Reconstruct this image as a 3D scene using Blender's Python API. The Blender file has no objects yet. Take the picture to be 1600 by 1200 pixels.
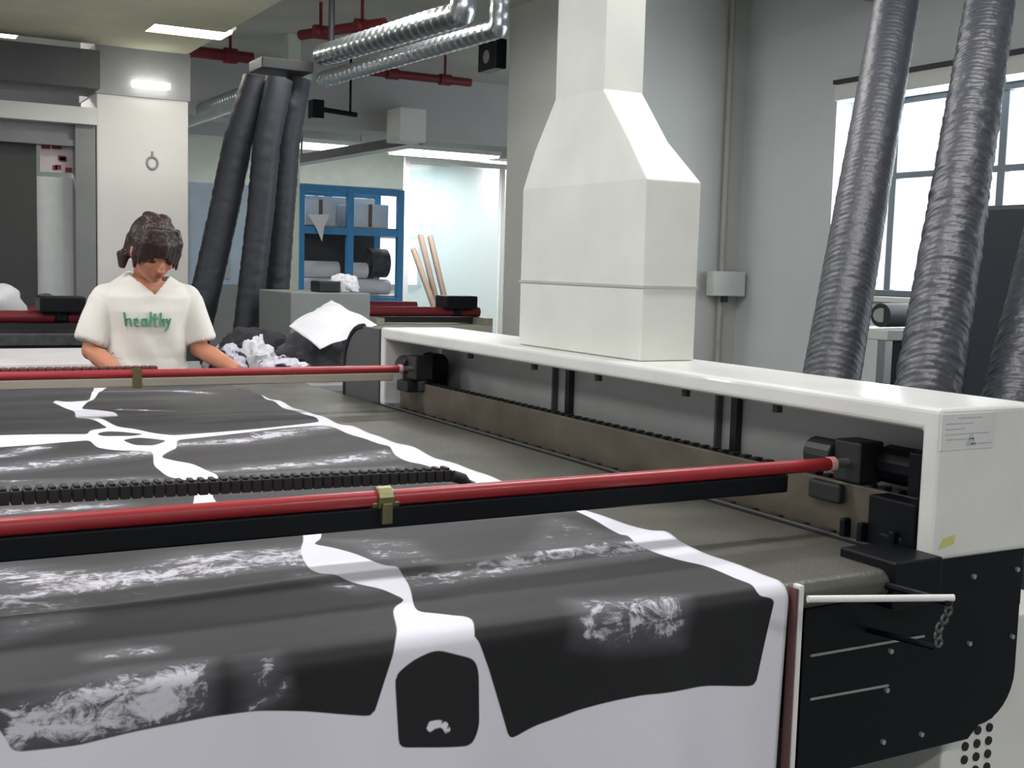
import bpy, bmesh, math, random
import numpy as np
from mathutils import Vector, Matrix, noise
from math import sin, cos, pi, radians
random.seed(7)
S = bpy.context.scene
C = S.collection
# ------------------------------------------------------------------ camera
F = 1847.0; CZ = 1.35
YAW, PITCH, ROLL = radians(29.3), radians(5.6), radians(1.6)
fwd = Vector((sin(YAW)*cos(PITCH), cos(YAW)*cos(PITCH), -sin(PITCH)))
r0 = Vector((cos(YAW), -sin(YAW), 0)); u0 = r0.cross(fwd)
rt = r0*cos(ROLL)+u0*sin(ROLL); up = u0*cos(ROLL)-r0*sin(ROLL)
CAM = Vector((0, 0, CZ))
cd = bpy.data.cameras.new('camera'); cam = bpy.data.objects.new('camera', cd); C.objects.link(cam)
cd.sensor_width = 36; cd.lens = F/1600*36; cd.clip_start = .05; cd.clip_end = 200
m3 = Matrix((rt, up, -fwd)).transposed()
cam.matrix_world = Matrix.Translation(CAM) @ m3.to_4x4()
S.camera = cam
def ray(x, y): return fwd + rt*((x-800)/F) - up*((y-600)/F)
def onZ(x, y, z): d = ray(x, y); return CAM + d*((z-CZ)/d.z)
def onY(x, y, Y): d = ray(x, y); return CAM + d*(Y/d.y)
def onX(x, y, X): d = ray(x, y); return CAM + d*(X/d.x)
# ------------------------------------------------------------------ world, view, light
w = bpy.data.worlds.new('world'); S.world = w; w.use_nodes = True
bg = w.node_tree.nodes['Background']; bg.inputs[0].default_value = (.86, .93, 1, 1); bg.inputs[1].default_value = 1.5
S.view_settings.view_transform = 'Standard'; S.view_settings.look = 'None'
S.view_settings.exposure = 0.0; S.view_settings.gamma = 1; S.view_settings.use_curve_mapping = False
def area(name, loc, sx, sy, power, col=(1, 1, 1), rot=(0, 0, 0)):
    l = bpy.data.lights.new(name, 'AREA'); l.shape = 'RECTANGLE'; l.size = sx; l.size_y = sy
    l.energy = power; l.color = col
    o = bpy.data.objects.new(name, l); C.objects.link(o); o.location = loc; o.rotation_euler = rot
    return o
LAMP_W = 22.0
# daylight entering through the two windows of the right wall
WIN = [(3.05, 5.17, 1.25, 2.36), (0.2, 2.5, 1.25, 2.36)]
for (y0, y1, z0, z1), pw in zip(WIN, (95, 35)):
    area('window_daylight', (5.33, (y0+y1)/2, (z0+z1)/2), z1-z0, y1-y0, pw, (.86, .94, 1), (0, radians(90), 0))

# ------------------------------------------------------------------ helpers
def lin(c): return tuple((v/255/12.92 if v/255 <= .04045 else ((v/255+.055)/1.055)**2.4) for v in c)
MATS = {}
def mat(name, rgb, rough=.5, metal=0.0, var=.06, scale=6.0, bump=0.0, bscale=60.0, spec=.5, emis=0.0, emcol=None, alpha=None, coat=0.0, sheen=0.0):
    if name in MATS: return MATS[name]
    m = bpy.data.materials.new(name); m.use_nodes = True; nt = m.node_tree; b = nt.nodes['Principled BSDF']
    c = lin(rgb)
    tc = nt.nodes.new('ShaderNodeTexCoord'); n = nt.nodes.new('ShaderNodeTexNoise'); n.inputs['Scale'].default_value = scale
    n.inputs['Detail'].default_value = 4; nt.links.new(tc.outputs['Object'], n.inputs['Vector'])
    r = nt.nodes.new('ShaderNodeValToRGB'); nt.links.new(n.outputs['Fac'], r.inputs['Fac'])
    r.color_ramp.elements[0].position = .3; r.color_ramp.elements[1].position = .7
    r.color_ramp.elements[0].color = tuple(max(0, v*(1-var)) for v in c)+(1,); r.color_ramp.elements[1].color = tuple(min(1, v*(1+var)) for v in c)+(1,)
    nt.links.new(r.outputs['Color'], b.inputs['Base Color'])
    b.inputs['Roughness'].default_value = rough; b.inputs['Metallic'].default_value = metal
    b.inputs['Specular IOR Level'].default_value = spec; b.inputs['Coat Weight'].default_value = coat
    b.inputs['Sheen Weight'].default_value = sheen
    if bump:
        n2 = nt.nodes.new('ShaderNodeTexNoise'); n2.inputs['Scale'].default_value = bscale; nt.links.new(tc.outputs['Object'], n2.inputs['Vector'])
        bp = nt.nodes.new('ShaderNodeBump'); bp.inputs['Strength'].default_value = bump; bp.inputs['Distance'].default_value = .01
        nt.links.new(n2.outputs['Fac'], bp.inputs['Height']); nt.links.new(bp.outputs['Normal'], b.inputs['Normal'])
    if emis:
        b.inputs['Emission Color'].default_value = (emcol or c)+(1,) if len(emcol or c) == 3 else emcol
        b.inputs['Emission Strength'].default_value = emis
    if alpha is not None:
        b.inputs['Alpha'].default_value = alpha
    MATS[name] = m
    return m
WHITE = mat('white_paint', (214, 215, 211), .35, coat=.2)
CREAM = mat('duct_white', (216, 218, 210), .45)
WALLM = mat('wall_paint', (198, 200, 201), .8, scale=2, var=.04)
WALLW = mat('wall_white', (216, 216, 212), .8, scale=2, var=.04)
CEIL = mat('ceiling_paint', (178, 178, 170), .9, scale=1.5, var=.12)
BEAMM = mat('beam_grey', (176, 176, 175), .85, scale=2)
FLOORM = mat('floor_epoxy', (120, 124, 120), .4, scale=1.5, var=.1)
BLACK = mat('black_enamel', (7, 10, 17), .42, spec=.25)
DARK = mat('dark_metal', (30, 31, 33), .45)
RUBBER = mat('black_rubber', (24, 24, 26), .6)
GREYP = mat('grey_panel', (138, 140, 139), .5)
STEEL = mat('brushed_steel', (176, 178, 178), .32, .9)
BROWNM = mat('side_plate_steel', (98, 92, 80), .42, .4, var=.22, scale=9)
RED = mat('red_tube', (152, 38, 44), .38, coat=.2)
REDD = mat('dark_red', (112, 26, 34), .5)
BEIGE = mat('beige_alloy', (168, 160, 146), .4, .3)
BRASS = mat('olive_brass', (120, 116, 84), .35, .8)
BLUE = mat('blue_paint', (44, 132, 186), .45)
HOSE = mat('hose_rubber', (40, 43, 50), .5, bump=.35, bscale=45, var=.12)
HOSES = mat('hose_left', (42, 45, 52), .55, bump=.1, bscale=30, var=.12)
SILVER = mat('galvanised', (170, 176, 180), .28, .95, bump=.3, bscale=18)
CLOTHW = mat('white_cloth', (222, 222, 226), .85, bump=.4, bscale=26)
CLOTHG = mat('grey_cloth', (72, 72, 76), .85, bump=.3, bscale=30, var=.4, scale=16)
SKIN = mat('skin', (188, 126, 98), .5, var=.05, scale=18)
HAIR = mat('hair', (46, 31, 27), .42, bump=.5, bscale=70, var=.35, scale=30)
SHIRT = mat('shirt_cotton', (228, 225, 216), .85, bump=.12, bscale=30)
GREEN = mat('green_print', (92, 158, 124), .8)
LIP = mat('lip', (150, 70, 66), .45)
PANTS = mat('trousers', (40, 44, 58), .85)
CARD = mat('cardboard', (116, 100, 86), .8)
LAMPG = mat('lamp_glow', (255, 255, 250), .5, emis=5.0, emcol=(1, 1, .96))

class MB:
    def __init__(s): s.v = []; s.f = []
    def add(s, vs, fs):
        o = len(s.v); s.v += [tuple(v) for v in vs]; s.f += [tuple(i+o for i in f) for f in fs]; return s
    def box(s, a, b, M=None):
        (x0, y0, z0), (x1, y1, z1) = a, b
        vs = [Vector(p) for p in ((x0,y0,z0),(x1,y0,z0),(x1,y1,z0),(x0,y1,z0),(x0,y0,z1),(x1,y0,z1),(x1,y1,z1),(x0,y1,z1))]
        if M: vs = [M @ v for v in vs]
        return s.add(vs, [(0,3,2,1),(4,5,6,7),(0,1,5,4),(1,2,6,5),(2,3,7,6),(3,0,4,7)])
    def prism(s, poly, ax, a, b):   # poly 2D in the plane normal to ax
        n = len(poly)
        def P(p, t): return {'x': (t, p[0], p[1]), 'y': (p[0], t, p[1]), 'z': (p[0], p[1], t)}[ax]
        vs = [P(p, a) for p in poly]+[P(p, b) for p in poly]
        fs = [tuple(range(n)), tuple(range(2*n-1, n-1, -1))]+[(i, i+n, (i+1) % n+n, (i+1) % n) for i in range(n)]
        return s.add(vs, fs)
    def tube(s, pts, r, n=12, cap=True):
        pts = [Vector(p) for p in pts]; rr = r if isinstance(r, (list, tuple)) else [r]*len(pts)
        rings = []; ref = None
        for i, p in enumerate(pts):
            t = (pts[min(i+1, len(pts)-1)]-pts[max(i-1, 0)]).normalized()
            if ref is None:
                ref = Vector((0, 0, 1)) if abs(t.z) < .9 else Vector((1, 0, 0))
            a = (ref - t*ref.dot(t)).normalized(); ref = a; b = t.cross(a)
            rings.append([p + (a*cos(2*pi*k/n)+b*sin(2*pi*k/n))*rr[i] for k in range(n)])
        vs = [v for rg in rings for v in rg]
        fs = [(i*n+k, i*n+(k+1) % n, (i+1)*n+(k+1) % n, (i+1)*n+k) for i in range(len(pts)-1) for k in range(n)]
        if cap: fs += [tuple(range(n))[::-1], tuple((len(pts)-1)*n+k for k in range(n))]
        return s.add(vs, fs)
    def loft(s, rings, cap=True, closed=False):
        n = len(rings[0]); vs = [v for rg in rings for v in rg]
        fs = [(i*n+k, i*n+(k+1) % n, (i+1)*n+(k+1) % n, (i+1)*n+k) for i in range(len(rings)-1) for k in range(n)]
        if cap: fs += [tuple(range(n))[::-1], tuple((len(rings)-1)*n+k for k in range(n))]
        return s.add(vs, fs)
    def ell(s, c, r, M=None, nu=20, nv=14):
        vs = []; fs = []
        for j in range(1, nv):
            ph = pi*j/nv
            for i in range(nu):
                th = 2*pi*i/nu; v = Vector((r[0]*sin(ph)*cos(th), r[1]*sin(ph)*sin(th), r[2]*cos(ph)))
                if M: v = M @ v
                vs.append(v+Vector(c))
        t = Vector((0, 0, r[2])); b = -t
        if M: t = M @ t; b = M @ b
        vs += [t+Vector(c), b+Vector(c)]; T = len(vs)-2; B = T+1
        for j in range(nv-2):
            for i in range(nu): fs.append((j*nu+i, (j+1)*nu+i, (j+1)*nu+(i+1) % nu, j*nu+(i+1) % nu))
        for i in range(nu): fs.append((T, i, (i+1) % nu)); fs.append((B, (nv-2)*nu+(i+1) % nu, (nv-2)*nu+i))
        return s.add(vs, fs)
    def build(s, name, m, parent=None, bevel=0.0, smooth=False, fix=True):
        me = bpy.data.meshes.new(name); me.from_pydata(s.v, [], s.f); me.update()
        if fix:
            b = bmesh.new(); b.from_mesh(me); bmesh.ops.recalc_face_normals(b, faces=b.faces); b.to_mesh(me); b.free()
        o = bpy.data.objects.new(name, me); C.objects.link(o)
        if m: me.materials.append(m)
        if bevel:
            bv = o.modifiers.new('bevel', 'BEVEL'); bv.width = bevel; bv.segments = 3; bv.limit_method = 'ANGLE'; bv.harden_normals = False
        if smooth:
            for p in me.polygons: p.use_smooth = True
            if hasattr(me, 'set_sharp_from_angle'): me.set_sharp_from_angle(angle=radians(38))
        if parent is not None: attach(o, parent)
        return o
def attach(o, p):
    # the parents all stand unrotated, so only their place is taken off
    o.parent = p; bpy_loc = world_loc(p); o.location = Vector(o.location) - bpy_loc
def world_loc(p):
    l = Vector(p.location); q = p.parent
    while q: l += Vector(q.location); q = q.parent
    return l
def tag(o, label, cat=None, group=None, kind=None):
    o['label'] = label
    if cat: o['category'] = cat
    if group: o['group'] = group
    if kind: o['kind'] = kind
    return o
def struct(o): o['kind'] = 'structure'; return o
def empty(name, loc): o = bpy.data.objects.new(name, None); C.objects.link(o); o.location = loc; o.empty_display_size = .1; return o
def box(name, a, b, m, parent=None, bevel=0.0): return MB().box(a, b).build(name, m, parent, bevel)
def copy_tree(o, parent=None):
    c = o.copy(); C.objects.link(c)
    if parent: c.parent = parent
    for ch in [k for k in bpy.data.objects if k.parent == o]: copy_tree(ch, c)
    return c
def remesh(mb, name, m, vox, parent=None, it=4, fac=.5):
    me = bpy.data.meshes.new('tmp'); me.from_pydata(mb.v, [], mb.f); me.update()
    b = bmesh.new(); b.from_mesh(me); bmesh.ops.recalc_face_normals(b, faces=b.faces); b.to_mesh(me); b.free()
    t = bpy.data.objects.new('tmp', me); C.objects.link(t)
    r = t.modifiers.new('r', 'REMESH'); r.mode = 'VOXEL'; r.voxel_size = vox; r.use_smooth_shade = True
    s = t.modifiers.new('s', 'SMOOTH'); s.iterations = it; s.factor = fac
    dg = bpy.context.evaluated_depsgraph_get(); dg.update()
    nm = bpy.data.meshes.new_from_object(t.evaluated_get(dg)); bpy.data.objects.remove(t)
    nm.name = name; nm.materials.clear(); nm.materials.append(m)
    for p in nm.polygons: p.use_smooth = True
    o = bpy.data.objects.new(name, nm); C.objects.link(o)
    if parent is not None: attach(o, parent)
    return o

# ------------------------------------------------------------------ the room
XL, XR, YB, YF, H = -4.0, 5.0, -3.0, 17.0, 3.1
struct(box('floor', (XL-.2, YB-.2, -.1), (8.2, YF+.2, 0), FLOORM))
struct(box('ceiling', (XL-.2, YB-.2, H), (8.2, YF+.2, H+.15), CEIL))
struct(box('wall_left', (XL-.2, YB, 0), (XL, YF, H), WALLM))
struct(box('wall_back', (XL-.2, YB-.2, 0), (XR+.4, YB, H), WALLM))
struct(box('wall_far', (XL-.2, YF, 0), (8.2, YF+.2, H), mat('far_wall', (206, 214, 206), .8)))
struct(box('wall_far_right', (8.0, 9.2, 0), (8.2, YF, H), WALLW))
# right wall with two window openings
wr = MB(); T = .35
ys = [YB]
for y0, y1, z0, z1 in sorted(WIN): ys += [y0, y1]
ys.append(5.98)
for i in range(0, len(ys), 2): wr.box((XR, ys[i], 0), (XR+T, ys[i+1], H))
for y0, y1, z0, z1 in WIN: wr.box((XR, y0, 0), (XR+T, y1, z0)); wr.box((XR, y0, z1), (XR+T, y1, H))
struct(wr.build('wall_right', WALLM))
# pillar standing out from the right wall
pil = struct(box('trim_1', (3.95, 5.98, 0), (XR+.35, 7.2, H), mat('pillar_paint', (190, 191, 187), .8, scale=2, var=.03)))
MULL = mat('window_frame_paint', (120, 128, 136), .5)
GLASS = mat('window_glass', (235, 245, 250), .05, alpha=.12)
for i, (y0, y1, z0, z1) in enumerate(WIN):
    xg = XR+.2
    f = MB(); t = .035
    f.box((xg-.03, y0, z0), (xg+.03, y0+t, z1)).box((xg-.03, y1-t, z0), (xg+.03, y1, z1)).box((xg-.03, y0+t, z0), (xg+.03, y1-t, z0+t)).box((xg-.03, y0+t, z1-t), (xg+.03, y1-t, z1))
    n = 3
    yv = [onX(1398, 300, xg).y, onX(1566, 300, xg).y] if i == 0 else [y0+(y1-y0)*k/3 for k in (1, 2)]
    zh = onX(1420, 274, xg).z
    for yy in yv: f.box((xg-.022, yy-.024, z0+t), (xg+.022, yy+.024, z1-t))
    f.box((xg-.02, y0+t, zh-.018), (xg+.02, y1-t, zh+.018))
    wo = struct(f.build('window_%d' % (i+1), MULL, None, .004))
    box('pane', (xg-.004, y0+t, z0+t), (xg+.004, y1-t, z1-t), GLASS, wo)
    sl = box('window_sill', (XR-.03, y0-.02, z0-.03), (XR+.17, y1+.02, z0), WALLW, wo, .004)
# curtain rod / dark top edge of the window recess
rod = MB().box((XR-.04, 2.2, 2.452), (XR+.0, 5.17, 2.474)).build('trim_2', DARK); struct(rod)
rv = MB().box((XR-.02, 2.9, 2.36), (XR-.001, 5.17, 2.45)).build('trim_3', WALLW); struct(rv)
# ceiling beams
BM = MB()
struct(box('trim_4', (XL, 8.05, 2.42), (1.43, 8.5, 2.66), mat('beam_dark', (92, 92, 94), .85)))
struct(box('trim_5', (2.09, 10.2, 2.56), (8.0, 10.6, 3.1), BEAMM))
struct(box('trim_6', (XL, 13.6, 2.75), (8.0, 13.95, 3.1), BEAMM))
struct(box('trim_7', (XL, 4.6, 2.88), (XR, 4.95, 3.1), BEAMM))
# left column
col = struct(box('trim_8', (1.433, 8.2, 0), (2.03, 8.8, 3.1), mat('column_white', (222, 219, 214), .75, scale=2, var=.03), None, .01))
LOWC = struct(box('trim_10', (XL, 5.3, 2.72), (2.02, 8.19, 2.76), mat('low_ceiling', (222, 220, 192), .9, scale=1.2, var=.15)))
cc = box('column_top', (1.425, 8.19, 2.41), (2.04, 8.81, 2.72), mat('column_top_grey', (160, 160, 160), .8), col)  # slightly wider grey box round the column's upper end
# partition left of the column
PM = mat('partition_grey', (128, 130, 130), .6)
part = MB()
part.box((-2.6, 8.22, 2.06), (1.30, 8.34, 2.10)).box((1.30, 8.2, 0), (1.425, 8.36, 2.25))
part.box((-2.6, 8.25, 2.10), (1.30, 8.33, 2.20))
po = struct(part.build('trim_9', PM))
box('white_lintel', (-2.6, 8.16, 2.20), (1.43, 8.36, 2.31), WALLW, po, .004)
box('dark_shutter', (-2.6, 8.30, 0), (1.075, 8.34, 2.06), mat('shutter_dark', (62, 62, 62), .6), po)
box('pale_panel', (1.075, 8.32, 0), (1.30, 8.36, 1.86), mat('pale_panel', (196, 200, 200), .6), po)
# glazed partition in the far right
gl = MB()
P0, P1 = onY(636, 250, 13.0), onY(800, 250, 13.0)
GP = mat('glass_partition', (206, 230, 232), .15, alpha=.35, var=.01)
pf = MB().box((P0.x-.03, 12.97, 0), (P0.x+.03, 13.03, 2.62)).box((P0.x+.03, 12.97, 2.56), (8.0, 13.03, 2.62)).box((7.05, 12.97, 0), (7.1, 13.03, 2.56)).build('glass_partition', WALLW)
tag(pf, 'tall pale glazed partition with white posts at the far end of the hall, right of the blue rack', 'partition')
box('glass_panel', (P0.x+.04, 12.99, .05), (7.04, 13.01, 2.55), GP, pf)
box('glass_panel', (7.11, 12.99, .05), (7.98, 13.01, 2.55), GP, pf)
# far window behind the partition
wf = MB()
for k in range(4): wf.box((5.2+k*.85, 16.9, 1.0), (5.25+k*.85, 16.99, 2.5))
for z in (1.0, 1.75, 2.46): wf.box((5.2, 16.9, z), (7.8, 16.98, z+.05))
wfo = struct(wf.build('window_3', MULL))
SKYG = mat('daylit_far_pane', (250, 255, 255), .5, emis=1.4, emcol=(.92, .98, 1))
box('pane', (5.25, 16.95, 1.05), (7.75, 16.97, 2.46), SKYG, wfo)

# ------------------------------------------------------------------ ceiling lamps
def lamp(x, y, z, power, sx=1.25, sy=.32, lab=None, grp=None):
    t = empty('ceiling_lamp', (x, y, z)); tag(t, lab, 'ceiling lamp', grp)
    MB().box((x-sx/2, y-sy/2, z+.02), (x+sx/2, y+sy/2, z+.07)).build('housing', WALLW, t, .006)
    MB().box((x-sx/2+.02, y-sy/2+.02, z), (x+sx/2-.02, y+sy/2-.02, z+.019)).build('diffuser', LAMPG, t)
    if H-(z+.07) > .03:
        for q_ in (-.35, .35): MB().tube([(x+sx*q_, y, z+.07), (x+sx*q_, y, H)], .006, 6).build('hanger_rod', STEEL, t)
    area('lamp_light', (x, y, z-.012), sx-.1, sy-.06, power, (1, .975, .985))
for y in (-1.3, 1.9, 3.7, 6.2):  # unseen rows; the front one added to light the hanging cloth
    for x in (-2.4, -.2, 2.2):
        if y > 6 and x < 2: continue
        lamp(x, y, 2.98, LAMP_W*(1.35 if y < 0 else 1.12), lab='unseen flat white ceiling lamp over the working part of the hall, above the picture', grp='unseen ceiling lamps over the near machines')
lamp(-1.6, 6.6, 2.62, 34, lab='added unseen lamp under the low ceiling, beyond the left edge of the picture')  # added to brighten the pillar's left face
lamp(-.6, 12.6, 2.98, 80, lab='added unseen lamp deep in the hall, beyond the left edge of the picture')  # another added lamp, throws light on the pillar's left side
lamp(.2, 10.0, 2.98, 80, lab='unseen ceiling lamp beyond the grey beam at the top left', )  # unseen; strength raised so the pillar's left face gets more light
FL = [((512, 232), 13.0, 'long glowing ceiling lamp just right of the three hanging hoses'), ((566, 220), 14.6, 'upper glowing ceiling lamp left of the square white box'),
      ((694, 244), 12.2, 'wide glowing ceiling lamp above the glazed partition'), ((765, 236), 14.8, 'glowing ceiling lamp partly hidden by the grey pillar')]
for (px, py), Y, lb in FL:
    p = onY(px, py, Y); lamp(p.x, Y, p.z, 50, 1.15, .6, lb)
p = onY(8, 46, 8.9) ; lamp(onY(0, 46, 9.6).x-.25, 9.6, onY(0, 50, 9.6).z, 14, .8, .5, 'bright lamp cut off by the top left corner of the picture')
lamp(onY(200, 78, 9.2).x, 7.4, 2.72, 6, .5, .3, 'small pale lamp housing hanging in front of the white column')
# white slit lamp on column
sp = onY(236, 133, 8.16)
tag(MB().box((sp.x-.12, 8.13, sp.z-.02), (sp.x+.12, 8.189, sp.z+.02)).build('wall_lamp', LAMPG, None, .004), 'short glowing lamp strip on the grey top of the white column', 'wall lamp')

# ------------------------------------------------------------------ fabric with the printed pattern
ZF, YFD, R = .906, 1.262, .026
def smap(x, y):
    p = onZ(x, y, ZF)
    if p.y >= YFD: return (p.x, p.y)
    q = onY(x, y, YFD-.0)
    return (q.x, YFD + .43*R*max(0, min(1, (ZF-q.z)/R)) - (ZF-q.z))
GARM = {}
TOP = 0
POLY = [
 # near left front piece
 [(-400,1010),(-400,885),(-60,885),(0,875),(200,845),(470,800),(475,845),(468,872),(482,893),(540,915),(600,925),(636,940),(612,952),(622,985),(582,1118),(480,1112),(400,1112),(330,1120),(210,1143),(120,1163),(20,1175),(0,1140),(-60,1100)],
 # near right piece
 [(490,800),(505,838),(487,856),(560,872),(618,893),(640,918),(648,957),(690,960),(736,964),(745,985),(768,1060),(800,1160),(840,1135),(900,1110),(1000,1083),(1100,1072),(1182,1073),(1212,930),(1180,915),(1100,885),(990,857),(940,822),(895,798),(880,780),(700,770)],
 # hexagon piece hanging over the front
 [(616,1055),(640,1035),(680,1011),(742,1030),(748,1050),(748,1135),(735,1163),(620,1166)],
 # strip under / beyond the near beam, left
 [(-400,850),(-400,712),(0,700),(60,697),(140,692),(150,700),(200,707),(240,712),(240,730),(262,745),(300,757),(318,762),(305,768),(300,800),(0,835)],
 # middle right piece beyond the near beam
 [(345,800),(330,770),(342,755),(338,742),(300,728),(250,718),(276,705),(275,690),(400,678),(500,666),(560,685),(608,700),(615,712),(680,735),(745,755),(780,790)],
 # far right piece
 [(150,655),(185,652),(182,645),(125,640),(150,622),(165,606),(385,600),(412,622),(440,636),(494,655),(500,660),(400,672),(270,684),(190,668)],
 # far left
 [(-400,690),(-400,660),(-50,606),(150,600),(140,627),(110,630),(85,625),(82,632),(118,644),(118,655),(150,660),(170,668),(140,676),(138,682),(60,683),(0,684)],
 # two black lens shapes
 [(150,681),(165,677),(190,677),(226,680),(208,685),(160,685)],
 [(190,692),(215,688),(262,691),(240,697),(210,697)],
 # farther strips past the far beam
 [(150,598),(420,590),(390,560),(150,560)],
]
def soften(P, m=9.0):
    out = []; n = len(P)
    for i in range(n):
        a, b, c = [np.array(P[k % n], float) for k in (i-1, i, i+1)]
        la, lc = np.linalg.norm(a-b), np.linalg.norm(c-b)
        p, q = b+(a-b)/max(la, 1e-6)*min(m, la*.42), b+(c-b)/max(lc, 1e-6)*min(m, lc*.42)
        for t in (0, .33, .67, 1): out.append(tuple(p*(1-t)**2+2*b*t*(1-t)+q*t*t))
    return out
POLY = [[smap(*p) for p in soften(P, 12.0 if max(v[1] for v in P) > 860 else 7.0)] for P in POLY]
# brushed pale strokes, print with painted crease sheen (polylines, half width in px) and speckled zones
SHEEN_STROKE = [([(-100,965),(0,942),(90,925),(240,908),(380,893),(470,882)], 10), ([(0,905),(120,912),(240,905),(330,880),(460,875)], 6), ([(640,912),(760,892),(900,868),(1000,858)], 9),
          ([(0,735),(120,722),(230,712)], 4), ([(340,738),(460,728),(600,712)], 4), ([(280,694),(380,688),(500,672)], 5), ([(60,700),(0,712)], 3),
          ([(0,800),(90,797),(170,792)], 4), ([(700,805),(800,800),(870,795)], 4), ([(150,1026),(195,1019),(238,1017)], 4), ([(150,1026),(195,1019),(238,1017)], 3), ([(422,1025),(410,1060)], 2), ([(445,1068),(430,1090),(392,1105)], 2), ([(170,614),(240,612),(330,616)], 2), ([(185,642),(270,643)], 1), ([(640,700),(760,694)], 3)]
SHEEN_STROKE = [([smap(*p) for p in P], wd) for P, wd in SHEEN_STROKE]
ZONE = [([(0,1110),(60,1085),(180,1050),(322,1032),(325,1115),(200,1150),(0,1175)], 1.08), ([(885,938),(1070,930),(1062,1000),(960,1010),(900,1000)], .92), ([(378,1030),(430,1020),(445,1090),(380,1110)], .75),
        ([(500,842),(640,850),(700,890),(620,888)], .65), ([(430,885),(500,905),(590,925),(560,930),(470,915)], .7), ([(0,900),(140,930),(120,980),(0,1010)], .65), ([(860,810),(960,840),(900,870),(820,865)], .55),
        ([(0,755),(240,745),(330,768),(0,790)], .6), ([(360,745),(620,730),(700,755),(360,770)], .55)]
ZONE = [([smap(*p) for p in P], wt) for P, wt in ZONE]
LOGO = [[smap(*p) for p in [(662,1133),(668,1125),(682,1122),(695,1126),(700,1136),(694,1148),(690,1138),(682,1132),(674,1136),(672,1142),(666,1140)]]]
def sdf(P, poly):
    P = P[:, None, :]; A = np.array(poly)[None]; B = np.roll(A, -1, 1)
    e = B-A; wv = P-A; t = np.clip((wv*e).sum(-1)/np.maximum((e*e).sum(-1), 1e-12), 0, 1)
    d = np.sqrt((((wv-e*t[..., None]))**2).sum(-1)).min(1)
    y = P[..., 1]; c = ((A[..., 1] > y) != (B[..., 1] > y))
    xi = A[..., 0]+(y-A[..., 1])/np.where(np.abs(e[..., 1]) < 1e-9, 1e-9, e[..., 1])*e[..., 0]
    ins = (c & (P[..., 0] < xi)).sum(1) % 2 == 1
    return np.where(ins, d, -d)
def pld(P, line):
    A = np.array(line[:-1])[None]; B = np.array(line[1:])[None]; P = P[:, None, :]; e = B-A; wv = P-A
    t = np.clip((wv*e).sum(-1)/np.maximum((e*e).sum(-1), 1e-12), 0, 1)
    return np.sqrt(((wv-e*t[..., None])**2).sum(-1)).min(1)
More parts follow.
